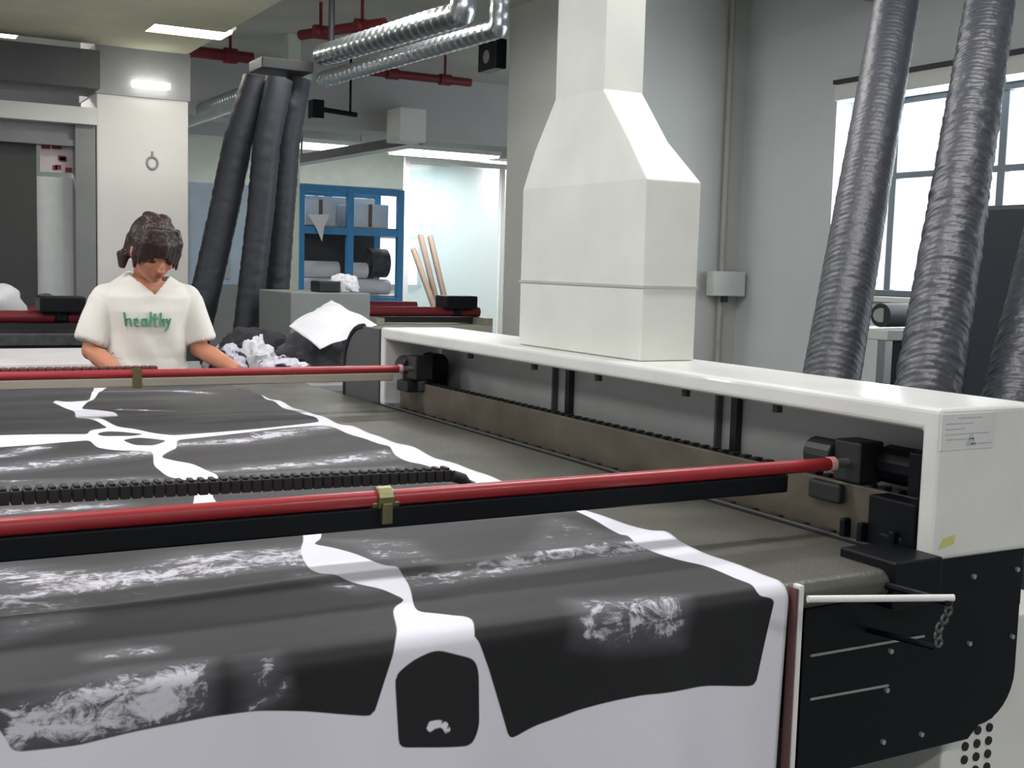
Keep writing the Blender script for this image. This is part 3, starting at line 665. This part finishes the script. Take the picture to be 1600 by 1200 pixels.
# ------------------------------------------------------------------ background machines
def bgmachine(x0, x1, y0, y1, label, lamp_x, zt=.92, skirt=DARK, top=CLOTHG):
    t = empty('cutting_machine', ((x0+x1)/2, (y0+y1)/2, 0)); tag(t, label, 'cutting machine')
    box('bed', (x0, y0, zt-.06), (x1, y1, zt), top, t, .005)
    box('body', (x0+.02, y0+.03, .12), (x1-.02, y1-.03, zt-.061), skirt, t, .01)
    for yy in (y0+.22, y1-.3): MB().tube([(x0, yy, zt+.085), (x1, yy, zt+.085)], .034, 14).build('red_tube', REDD, t, 0, True); box('beam_rail', (x0, yy-.03, zt+.01), (x1, yy+.05, zt+.05), DARK, t)
    MB().box((lamp_x-.12, y0+.12, zt+.11), (lamp_x+.12, y0+.32, zt+.20)).tube([(lamp_x, y0+.22, zt+.06), (lamp_x, y0+.22, zt+.13)], .05, 12).build('cutting_head', BLACK, t, .01)
    for s_ in (x0, x1-.06): MB().box((s_, y0, zt+.0), (s_+.06, y1, zt+.05)).build('side_rail', BEIGE, t, .004)
    for s_ in (x0+.05, x1-.15):
        for y_ in (y0+.1, y1-.2): box('foot', (s_, y_, 0), (s_+.08, y_+.08, .12), BLACK, t)
    return t
bgmachine(-1.9, 1.30, 6.75, 7.85, 'dark cutting machine with a deep red tube at the left edge behind the person', 1.02, .925, mat('skirt_dark', (58, 60, 64), .5))
bgmachine(3.05, 3.93, 7.3, 8.9, 'distant cutting machine with a red tube, between blue rack and grey pillar', 3.75, .945, GREYP, mat('bed_pale', (176, 176, 164), .6))
# bits on the left machine
for (px, py, r, m, lb) in ((6, 446, .09, CLOTHW, 'crumpled pale cloth on the dark machine at the left edge'), (78, 465, .055, CLOTHG, 'small dark grey cloth heap on the dark machine at the left')):
    q = onY(px, py, 7.2); mb = MB().ell((q.x, 7.25, 1.055), (r*1.3, r, r*1.3)); mb.v = [tuple(Vector(v)+noise.noise_vector(Vector(v)*14)*.03) for v in mb.v]; mb.v = [(v[0], v[1], max(v[2], .985)) for v in mb.v]
    tag(mb.build('cloth_heap', m, None, 0, True), lb, 'cloth')
# white sorting table behind the person, left
a = onY(0, 557, 5.5)
tb = empty('sorting_table', (0, 5.6, 0)); tag(tb, 'long white table standing behind the person on the left', 'table')
box('table_top', (-1.6, 5.2, .87), (1.02, 6.1, .90), mat('table_white', (222, 216, 220), .7), tb, .004)
box('table_skirt', (-1.6, 5.21, .55), (1.02, 5.24, .87), mat('table_skirt', (208, 202, 206), .7), tb)
for x in (-1.55, .94):
    for y in (5.26, 6.0): box('leg', (x, y, 0), (x+.05, y+.05, .87), STEEL, tb)
# receiving table right of the person with heaps of cut cloth
rt_ = empty('receiving_table', (1.7, 4.9, 0)); tag(rt_, 'low table behind the bed to the right of the person, covered in cut cloth', 'table')
box('table_top', (1.22, 4.42, .84), (2.5, 5.6, .87), GREYP, rt_, .004)
for x in (1.25, 2.4):
    for y in (4.5, 5.5): box('leg', (x, y, 0), (x+.05, y+.05, .84), STEEL, rt_)
def heap(name, c, r, m, label, seed, amp=.35, cat='cloth', freq=3.0, zmin=.872, spot=None, nu=56):
    mb = MB().ell((0, 0, 0), (1, 1, 1), nu=nu, nv=nu//2); out = []
    for v in mb.v:
        v = Vector(v); d = noise.noise(v*1.6+Vector((seed, 0, 0)))*.6+abs(noise.noise(v*freq+Vector((0, seed, 0))))*1.0
        v = v*(1+amp*(d-.25)); out.append((c[0]+v.x*r[0], c[1]+v.y*r[1], max(zmin, c[2]+v.z*r[2])))
    mb.v = out; o = mb.build(name, m, None, 0, True); tag(o, label, cat); return o
CLP = mat('patterned_cloth', (206, 204, 214), .85, bump=.4, bscale=30)
nt = CLP.node_tree; rp_ = [n for n in nt.nodes if n.type == 'VALTORGB'][0]; nz = [n for n in nt.nodes if n.type == 'TEX_NOISE'][0]
nz.inputs['Scale'].default_value = 13; nz.inputs['Detail'].default_value = 2
rp_.color_ramp.elements[0].position = .44; rp_.color_ramp.elements[1].position = .5; rp_.color_ramp.elements[0].color = lin((46, 40, 52))+(1,); rp_.color_ramp.elements[1].color = lin((206, 204, 216))+(1,)
q = onY(352, 545, 4.75); heap('cut_cloth', (q.x, 4.75, .90), (.095, .10, .115), CLP, 'rounded heap of white and black cut cloth next to the person\'s hand', 3.1, .4)
q = onY(402, 545, 4.85); heap('cut_cloth', (q.x+.02, 4.92, .90), (.085, .10, .115), CLOTHW, 'light crumpled cloth piece in the middle of the heaps right of the person', 8.2, .5)
q = onY(440, 562, 4.6); heap('cut_cloth', (q.x, 4.60, .89), (.12, .10, .075), CLP, 'low heap of black and white scraps in front of the dark cloth', 5.5, .5)
q = onY(300, 572, 4.62); heap('cut_cloth', (q.x-.01, 4.86, .885), (.06, .07, .055), CLP, 'small pinkish white scrap under the person\'s right arm in the picture', 2.2, .4)
q = onY(505, 545, 4.9); heap('dark_cloth', (q.x+.03, 4.97, .92), (.20, .16, .145), CLOTHG, 'dark grey printed cloth bunched under the white draped sheet', 6.6, .35)
q = onY(420, 520, 5.2); heap('dark_cloth', (q.x-.03, 5.3, .93), (.17, .13, .12), mat('charcoal_cloth', (44, 44, 50), .85), 'charcoal cloth at the foot of the hanging hoses', 9.1, .3)
# white sheet draped over the dark cloth, made as a thin folded sheet
def sheet(pts, nu, nv, name, m, label, amp=.012):
    # pts: 4 corners in order; bilinear with ripples
    a, b, c, d = [Vector(p) for p in pts]; vs = []; fs = []
    for i in range(nu+1):
        for j in range(nv+1):
            u, v = i/nu, j/nv; p = a*(1-u)*(1-v)+b*u*(1-v)+c*u*v+d*(1-u)*v
            p.z += .045*sin(pi*u)*sin(pi*min(1, v*1.2)) + amp*noise.noise(p*9)
            p.y += amp*sin(u*9+v*3); vs.append(p)
    for i in range(nu):
        for j in range(nv): k = i*(nv+1)+j; fs.append((k, k+1, k+nv+2, k+nv+1))
    o = MB().add(vs, fs).build(name, m, None, 0, True, fix=False); s_ = o.modifiers.new('t', 'SOLIDIFY'); s_.thickness = .004
    tag(o, label, 'cloth'); return o
SH = [onY(452, 508, 4.75), onY(518, 470, 5.2), onY(588, 506, 4.7), onY(500, 545, 4.55)]
sheet([SH[0], SH[1], SH[2], SH[3]], 26, 26, 'white_sheet', CLOTHW, 'white sheet draped in a peak beside the far end of the white cover')
SH = [onY(530, 466, 5.9), onY(572, 460, 6.2), onY(572, 484, 5.8), onY(548, 492, 5.6)]
# cloth roll stand behind: dark box with white roll on top
bs = empty('supply_cart', (2.6, 6.0, 0)); a = onY(440, 455, 6.1); b = onY(530, 500, 6.1)
tag(bs, 'grey cart behind the draped white sheet', 'cart')
box('cart_body', (a.x, 5.95, .3), (b.x+.12, 6.5, a.z), mat('cart_grey', (128, 132, 130), .6), bs, .008)
for x in (a.x+.05, b.x+.05):
    for y in (6.0, 6.42): MB().tube([(x, y-.015, .07), (x, y+.015, .07)], .07, 14).box((x-.012, y-.02, .07), (x+.012, y+.02, .30)).build('wheel', RUBBER, bs)
q = onY(513, 470, 6.0); tag(MB().box((q.x-.06, 5.97, a.z+.001), (q.x+.06, 6.12, a.z+.06)).build('black_box', DARK, None, .008), 'small black box on the grey cart', 'box')
q = onY(552, 478, 6.0); heap('white_bundle', (q.x+.02, 6.2, a.z+.03), (.085, .08, .07), CLOTHW, 'bright white cloth bundle beside the small black box', 4.4, .3, zmin=a.z+.001)

# ------------------------------------------------------------------ blue rack with rolls
RY = 11.3
a, b = onY(470, 288, RY), onY(626, 288, RY); zt = a.z; zm = onY(545, 362, RY).z; xm = onY(547, 300, RY).x
rk = empty('storage_rack', ((a.x+b.x)/2, RY+.3, 0)); tag(rk, 'blue steel storage rack with two bays holding white rolls in the distance', 'rack')
for x in (a.x, xm, b.x):
    for y in (RY, RY+.62): MB().box((x-.035, y-.03, 0), (x+.035, y+.03, zt)).build('upright', BLUE, rk, .004)
for z in (zt-.03, zm, .98, .2):
    for y in (RY, RY+.62): MB().box((a.x+.035, y-.025, z-.035), (b.x-.035, y+.025, z+.035)).build('beam', BLUE, rk)
    if z < zt-.1: box('shelf_board', (a.x, RY+.03, z+.036), (b.x, RY+.58, z+.05), GREYP, rk)
box('back_board', (a.x+.04, RY+.585, zm+.06), (b.x-.04, RY+.588, zt-.07), mat('rack_board', (206, 220, 228), .7), rk)
box('back_sheet', (a.x+.04, RY+.585, .25), (b.x-.04, RY+.588, zm), mat('rack_back', (58, 60, 64), .7), rk)
ROLL = mat('roll_white', (226, 222, 226), .8)
k = 0
def roll(x, z, r, lb, m=ROLL, L=.7):
    o = MB().tube([(x, RY+.05, z), (x, RY+.05+L, z)], r, 20).build('fabric_roll', m, None, 0, True)
    MB().tube([(x, RY+.035, z), (x, RY+.06, z)], r*.25, 10).build('core', CARD, o); tag(o, lb, 'fabric roll', None); return o
def rollx(x0, x1, y, z, r, lb, m=ROLL):
    o = MB().tube([(x0, y, z), (x1, y, z)], r, 18).build('fabric_roll', m, None, 0, True); tag(o, lb, 'fabric roll'); return o
zb_ = 1.032
rollx(a.x+.05, xm-.06, RY+.14, zb_+.085, .08, 'lower white roll lying across the left bay of the blue rack')
rollx(a.x+.05, xm-.06, RY+.17, zb_+.25, .085, 'upper white roll lying across the left bay of the blue rack')
rollx(xm+.06, xm+.24, RY+.14, zb_+.25, .08, 'short upper white roll at the left of the right bay of the blue rack')
rollx(xm+.06, b.x-.06, RY+.14, zb_+.085, .08, 'lower white roll in the right bay of the blue rack')
rollx(xm+.30, b.x-.05, RY+.24, zb_+.33, .15, 'thick dark grey roll at the right of the right bay of the blue rack', CLOTHG)
# boxes on the upper shelf
BX = mat('box_pale', (214, 220, 226), .7)
for (u, v, hh, lb) in ((.08, .38, .26, 'pale carton in the upper left of the blue rack'), (.54, .92, .24, 'pale carton in the upper right of the blue rack')):
    o = MB().box((a.x+(b.x-a.x)*u, RY+.1, zm+.052), (a.x+(b.x-a.x)*v, RY+.5, zm+.052+hh)).build('carton', BX, None, .006); tag(o, lb, 'carton')
    c_ = (a.x+(b.x-a.x)*(u+v)/2); MB().box((c_-.02, RY+.098, zm+.06), (c_+.02, RY+.101, zm+.05+hh)).build('tape', CARD, o)
q = onY(500, 355, RY-.05); tag(MB().add([(q.x-.12, RY-.04, q.z+.12), (q.x+.10, RY-.045, q.z+.13), (q.x+.04, RY-.06, q.z), (q.x+.02, RY-.06, q.z-.14), (q.x-.03, RY-.05, q.z-.02)], [(0, 4, 3, 2, 1)]).build('hanging_cloth', CLOTHW), 'white rag hanging over the middle beam of the blue rack', 'cloth').modifiers.new('t', 'SOLIDIFY').thickness = .01
# leaning cardboard tubes
for i, (p0, p1, lb) in enumerate((((664, 440), (646, 390), 'leftmost and shortest of the three leaning cardboard tubes'), ((676, 446), (657, 368), 'tallest of the three leaning cardboard tubes, in the middle'), ((690, 446), (672, 370), 'rightmost of the three leaning cardboard tubes'))):
    A, B = onY(*p0, 12.2), onY(*p1, 12.6); d = (A-B)/(B.z-A.z); A2 = A+d*(A.z)
    o = MB().tube([A2, B], .034, 12).build('cardboard_tube', CARD, None, 0, True); tag(o, lb, 'tube')
# pale post near hoses
a, b = onY(447, 455, 9.0), onY(468, 300, 9.0)
tag(MB().box((a.x, 9.0, 0), (b.x, 9.12, 3.1)).build('pale_post', mat('post_pale', (206, 214, 204), .7)), 'narrow pale post between the hanging hoses and the blue rack', 'post')
# dim cabinet between column and hoses
a, b = onY(293, 520, 9.3), onY(350, 295, 9.3)
cbm = empty('glass_cabinet', ((a.x+b.x)/2, 9.5, 0)); tag(cbm, 'pale blue glazed cabinet seen between the white column and the hoses', 'cabinet')
box('body', (a.x-.1, 9.3, 0), (b.x+.35, 9.7, 1.15), mat('cab_grey', (140, 142, 144), .6), cbm, .006)
box('upper_case', (a.x-.1, 9.35, 1.151), (b.x+.35, 9.7, 1.95), mat('cab_blue', (176, 196, 214), .4), cbm, .006)
MB().box((a.x-.02, 9.335, 1.2), (a.x+.02, 9.349, 1.9)).box((b.x+.02, 9.335, 1.2), (b.x+.06, 9.349, 1.9)).build('door_handle', STEEL, cbm)

# ------------------------------------------------------------------ right hand background: table by the window, black machine
a, b = onY(1345, 512, 3.6), onY(1412, 512, 3.6)
wt = empty('side_table', (3.8, 3.6, 0)); tag(wt, 'small grey topped table under the window between two black hoses', 'table')
box('table_top', (a.x, 3.45, a.z-.045), (4.6, 3.72, a.z+.0), mat('tt_grey', (176, 178, 172), .5), wt, .005)
box('panel', (a.x+.03, 3.50, .2), (4.55, 3.53, a.z-.046), BLACK, wt)
for x in (a.x+.0, 4.52):
    for y in (3.46, 3.66): box('leg', (x, y, 0), (x+.04, y+.04, a.z-.046), STEEL, wt)
q = onY(1376, 490, 3.55); o = MB().tube([(q.x, 3.55, a.z+.055), (q.x+.6, 3.62, a.z+.055)], .05, 18).build('black_roll', RUBBER, None, 0, True); tag(o, 'black roll lying on the small table under the window', 'roll')
MB().tube([(q.x-.006, 3.545, a.z+.055), (q.x+.01, 3.558, a.z+.055)], .03, 14).build('core', GREYP, o)
a, b = onY(1519, 322, 2.78), onY(1700, 322, 2.78)
bx = empty('extractor_unit', (a.x+.3, 2.6, 0)); tag(bx, 'tall black extractor unit behind the middle and right corrugated hoses', 'extractor')
box('cabinet', (a.x, 2.53, .1), (a.x+.75, 2.78, a.z), mat('blue_black', (26, 32, 42), .5), bx, .015)
q = onY(1540, 528, 2.50); box('ledge', (a.x-.02, 2.48, q.z-.012), (a.x+.7, 2.529, q.z+.012), GREYP, bx, .004)
for dx in (.05, .64):
    for dy in (.02, .16): box('foot', (a.x+dx, 2.53+dy, 0), (a.x+dx+.06, 2.53+dy+.06, .1), BLACK, bx)

# ------------------------------------------------------------------ the person
W = empty('person', (1.0, 4.66, 0))
tag(W, 'person in cream t-shirt with green lettering, dark hair, looking down at the cloth', 'person')
HC = onY(240, 392, 4.47)                     # middle of the head
Rh = Matrix.Rotation(radians(12), 3, 'Z') @ Matrix.Rotation(radians(30), 3, 'X')
def hp(x, y, z): return HC + Rh @ Vector((x, y, z))
bd = MB()
# head
bd.ell(hp(0, .012, .025), (.074, .092, .088), Rh)
bd.ell(hp(0, -.018, -.035), (.058, .066, .070), Rh)
bd.ell(hp(0, -.048, -.082), (.026, .026, .022), Rh)
for s in (-1, 1):
    bd.ell(hp(s*.034, -.056, -.026), (.024, .02, .022), Rh)     # cheek
    bd.ell(hp(s*.072, .012, -.008), (.010, .018, .028), Rh)      # ear
bd.ell(hp(0, -.086, -.022), (.011, .013, .022), Rh).ell(hp(0, -.092, -.034), (.015, .012, .010), Rh)   # nose
bd.ell(hp(0, -.075, -.058), (.024, .012, .011), Rh)               # mouth ridge
bd.ell(hp(0, -.066, .012), (.050, .014, .010), Rh)                 # brow
# neck and trunk
NB = Vector((.985, 4.62, 1.245))
bd.tube([NB+Vector((0, 0, -.03)), NB+Vector((0, -.02, .05)), hp(0, .045, -.03)], [.062, .050, .048], 20)
def er(c, rx, ry, n=28, p=2.4):
    out = []
    for k in range(n):
        t = 2*pi*k/n; ct, st_ = cos(t), sin(t)
        out.append((c[0]+rx*math.copysign(abs(ct)**(2/p), ct), c[1]+ry*math.copysign(abs(st_)**(2/p), st_), c[2]))
    return out
TX = .985
body_r = [(TX, 4.66, .80, .155, .10), (TX, 4.655, .90, .145, .095), (TX, 4.65, 1.0, .125, .088), (TX, 4.64, 1.10, .135, .095), (TX, 4.63, 1.18, .150, .10), (TX, 4.625, 1.235, .150, .085), (TX, 4.625, 1.262, .10, .06)]
bd.loft([er((c[0], c[1], c[2]), c[3], c[4]) for c in body_r])
SHL = Vector((.834, 4.62, 1.198)); ELL = Vector((.780, 4.60, 1.000)); WRL = Vector((.845, 4.42, .932))
SHR = Vector((1.136, 4.62, 1.198)); ELR = Vector((1.182, 4.60, 1.005)); WRR = Vector((1.275, 4.40, .935))
def arm(sh, el, wr):
    bd.tube([sh, sh.lerp(el, .5), el, el.lerp(wr, .3), wr], [.040, .041, .036, .036, .024], 16)
    bd.ell(sh, (.040, .038, .036)); bd.ell(el, (.036, .036, .036))
arm(SHL, ELL, WRL); arm(SHR, ELR, WRR)
for wr, sgn in ((WRL, 1), (WRR, -1)):
    pc_ = wr+Vector((sgn*.008, -.045, -.010)); bd.ell(pc_, (.038, .048, .014), Matrix.Rotation(radians(10), 3, 'X'))
    for i, (dx, L_) in enumerate(((-.027, .060), (-.009, .070), (.010, .067), (.028, .052))):
        k0 = pc_+Vector((dx, -.035, 0)); k1 = k0+Vector((dx*.25, -L_*.55, .005)); k2 = k1+Vector((dx*.1, -L_*.45, -.010))
        bd.tube([k0, k1, k2], [.0092, .0086, .0070], 10)
    k0 = pc_+Vector((sgn*.03, .012, -.002)); k1 = k0+Vector((sgn*.026, -.020, -.002)); k2 = k1+Vector((sgn*.008, -.024, -.004)); bd.tube([k0, k1, k2], [.012, .0105, .008], 10)
# legs
for s in (-1, 1):
    bd.tube([(TX+s*.085, 4.66, .84), (TX+s*.09, 4.66, .46), (TX+s*.095, 4.69, .09)], [.085, .055, .038], 16)
    bd.ell((TX+s*.1, 4.63, .045), (.038, .11, .035))
remesh(bd, 'body', SKIN, .0052, W, 3)
# face details
for s in (-1, 1):
    MB().ell(hp(s*.030, -.070, -.006), (.015, .006, .0035), Rh, 14, 8).build('eye', HAIR, W, 0, True)
    MB().tube([hp(s*.014, -.078, .014), hp(s*.030, -.077, .019), hp(s*.046, -.066, .015)], [.0022, .003, .0018], 8).build('eyebrow', HAIR, W, 0, True)
MB().ell(hp(0, -.083, -.055), (.018, .007, .0045), Rh, 14, 8).ell(hp(0, -.083, -.062), (.014, .007, .0045), Rh, 14, 8).build('lips', LIP, W, 0, True)
# hair
hr = MB()
hr.ell(hp(0, .024, .038), (.086, .098, .090), Rh)
hr.ell(hp(0, .055, .0), (.082, .075, .085), Rh)
for i in range(9):
    x = -.066+i*.0165; ln_ = .026+.062*abs(x+.012)/.066+random.uniform(0, .008)
    hr.tube([hp(x*.7, -.035, .108), hp(x, -.074+abs(x)*.35, .060), hp(x*1.12, -.094+abs(x)*.55, .056-ln_)], [.017, .016, .006], 8)
for s in (-1, 1):
    hr.tube([hp(s*.070, -.02, .05), hp(s*.080, -.03, .0), hp(s*.074, -.03, -.055)], [.020, .017, .006], 8)
hr.ell(hp(-.018, .045, .118), (.034, .032, .014), Rh); hr.ell(hp(.026, .035, .112), (.030, .032, .018), Rh)
q = onY(192, 398, 4.58); hr.tube([hp(-.03, .11, .0), q+Vector((.03, .03, .01)), q, q+Vector((-.004, 0, -.05))], [.03, .028, .026, .012], 12)
remesh(hr, 'hair', HAIR, .0055, W, 2)
# trousers
tr = MB()
for s in (-1, 1): tr.tube([(TX+s*.08, 4.66, .86), (TX+s*.09, 4.66, .46), (TX+s*.095, 4.69, .10)], [.098, .075, .062], 18)
tr.ell((TX, 4.66, .86), (.175, .12, .09)); remesh(tr, 'trousers', PANTS, .012, W, 3)
# shirt
sh = MB()
SR = [(TX, 4.655, .80, .172, .118), (TX, 4.655, .88, .160, .115), (TX, 4.65, .97, .148, .110), (TX, 4.64, 1.07, .152, .115), (TX, 4.63, 1.15, .165, .122), (TX, 4.625, 1.205, .172, .114), (TX, 4.63, 1.236, .150, .096), (TX, 4.635, 1.262, .112, .078), (TX, 4.635, 1.282, .082, .064), (TX, 4.64, 1.30, .06, .05)]
sh.loft([er(c[:3], c[3], c[4], 36, 2.3) for c in SR])
for s_, e_ in ((SHL, ELL), (SHR, ELR)):
    d_ = (e_-s_).normalized(); out_ = Vector((-1 if s_ is SHL else 1, 0, 0))
    en = s_+d_*.170+out_*.010
    sh.ell(s_-out_*.006, (.056, .058, .050))
    sh.tube([s_-d_*.01-out_*.05, s_+d_*.03+out_*.002, s_.lerp(en, .6), en], [.056, .058, .055, .056], 20)
st_o = remesh(sh, 'shirt', SHIRT, .0055, W, 9)
for v in st_o.data.vertices:
    p_ = v.co+Vector((1, 4.66, 0)); zf = max(0, min(1, (1.2-p_.z)/.25))
    dv = noise.noise(Vector((p_.x*9+p_.z*5, p_.y*9, p_.z*4)))*.014*(.35+zf)
    v.co += v.normal*dv
# cut the neckline open so that the neck and the V of the chest show
bmn = bmesh.new(); bmn.from_mesh(st_o.data); kill = []
for f in bmn.faces:
    c_ = f.calc_center_median(); dx = c_.x-(TX+.008)
    front = c_.y < 4.625 and c_.z > 1.212+abs(dx)*.95
    ringn = (dx/.082)**2+((c_.y-4.63)/.07)**2 < 1 and c_.z > 1.24
    if front or ringn: kill.append(f)
bmesh.ops.delete(bmn, geom=kill, context='FACES'); bmn.to_mesh(st_o.data); bmn.free()
sd_ = st_o.modifiers.new('cloth', 'SOLIDIFY'); sd_.thickness = .004; sd_.offset = 1
# green lettering made of flowing strokes
bpy.context.view_layer.update()
def frontY(x, z): # front of the shirt found by ray cast
    hit = st_o.ray_cast(Vector((x, 3.5, z)), Vector((0, 1, 0)))
    return (hit[1].y-.004) if hit[0] else 4.53
gp = MB()
zc = onY(228, 500, 4.53).z; xa_, xb_ = onY(193, 500, 4.53).x, onY(262, 500, 4.53).x
def stroke(pts, r):
    P = []
    for u, v in pts:
        x = xa_+(xb_-xa_)*u; z = zc+v*.032; P.append((x, frontY(x, z)-.001, z))
    gp.tube(P, r, 6)
stroke([(.0, .9), (.03, .0), (.05, -.7), (.04, .1), (.12, .2), (.15, -.7)], .0040)
stroke([(.22, -.2), (.30, -.1), (.28, .25), (.21, .1), (.22, -.5), (.32, -.7)], .0040)
stroke([(.46, .2), (.38, .1), (.38, -.6), (.47, -.5), (.48, .2), (.49, -.7)], .0040)
stroke([(.57, 1.0), (.57, -.7)], .0040)
stroke([(.67, .8), (.67, -.6), (.72, -.7)], .0040); stroke([(.62, .3), (.74, .3)], .0040)
stroke([(.80, .9), (.80, -.7), (.80, .0), (.87, .2), (.89, -.7)], .0040)
stroke([(.94, .2), (.98, -.5), (1.03, .2), (.98, -.9), (.92, -1.3)], .0040)
gp.build('shirt_lettering', GREEN, W, 0, True)
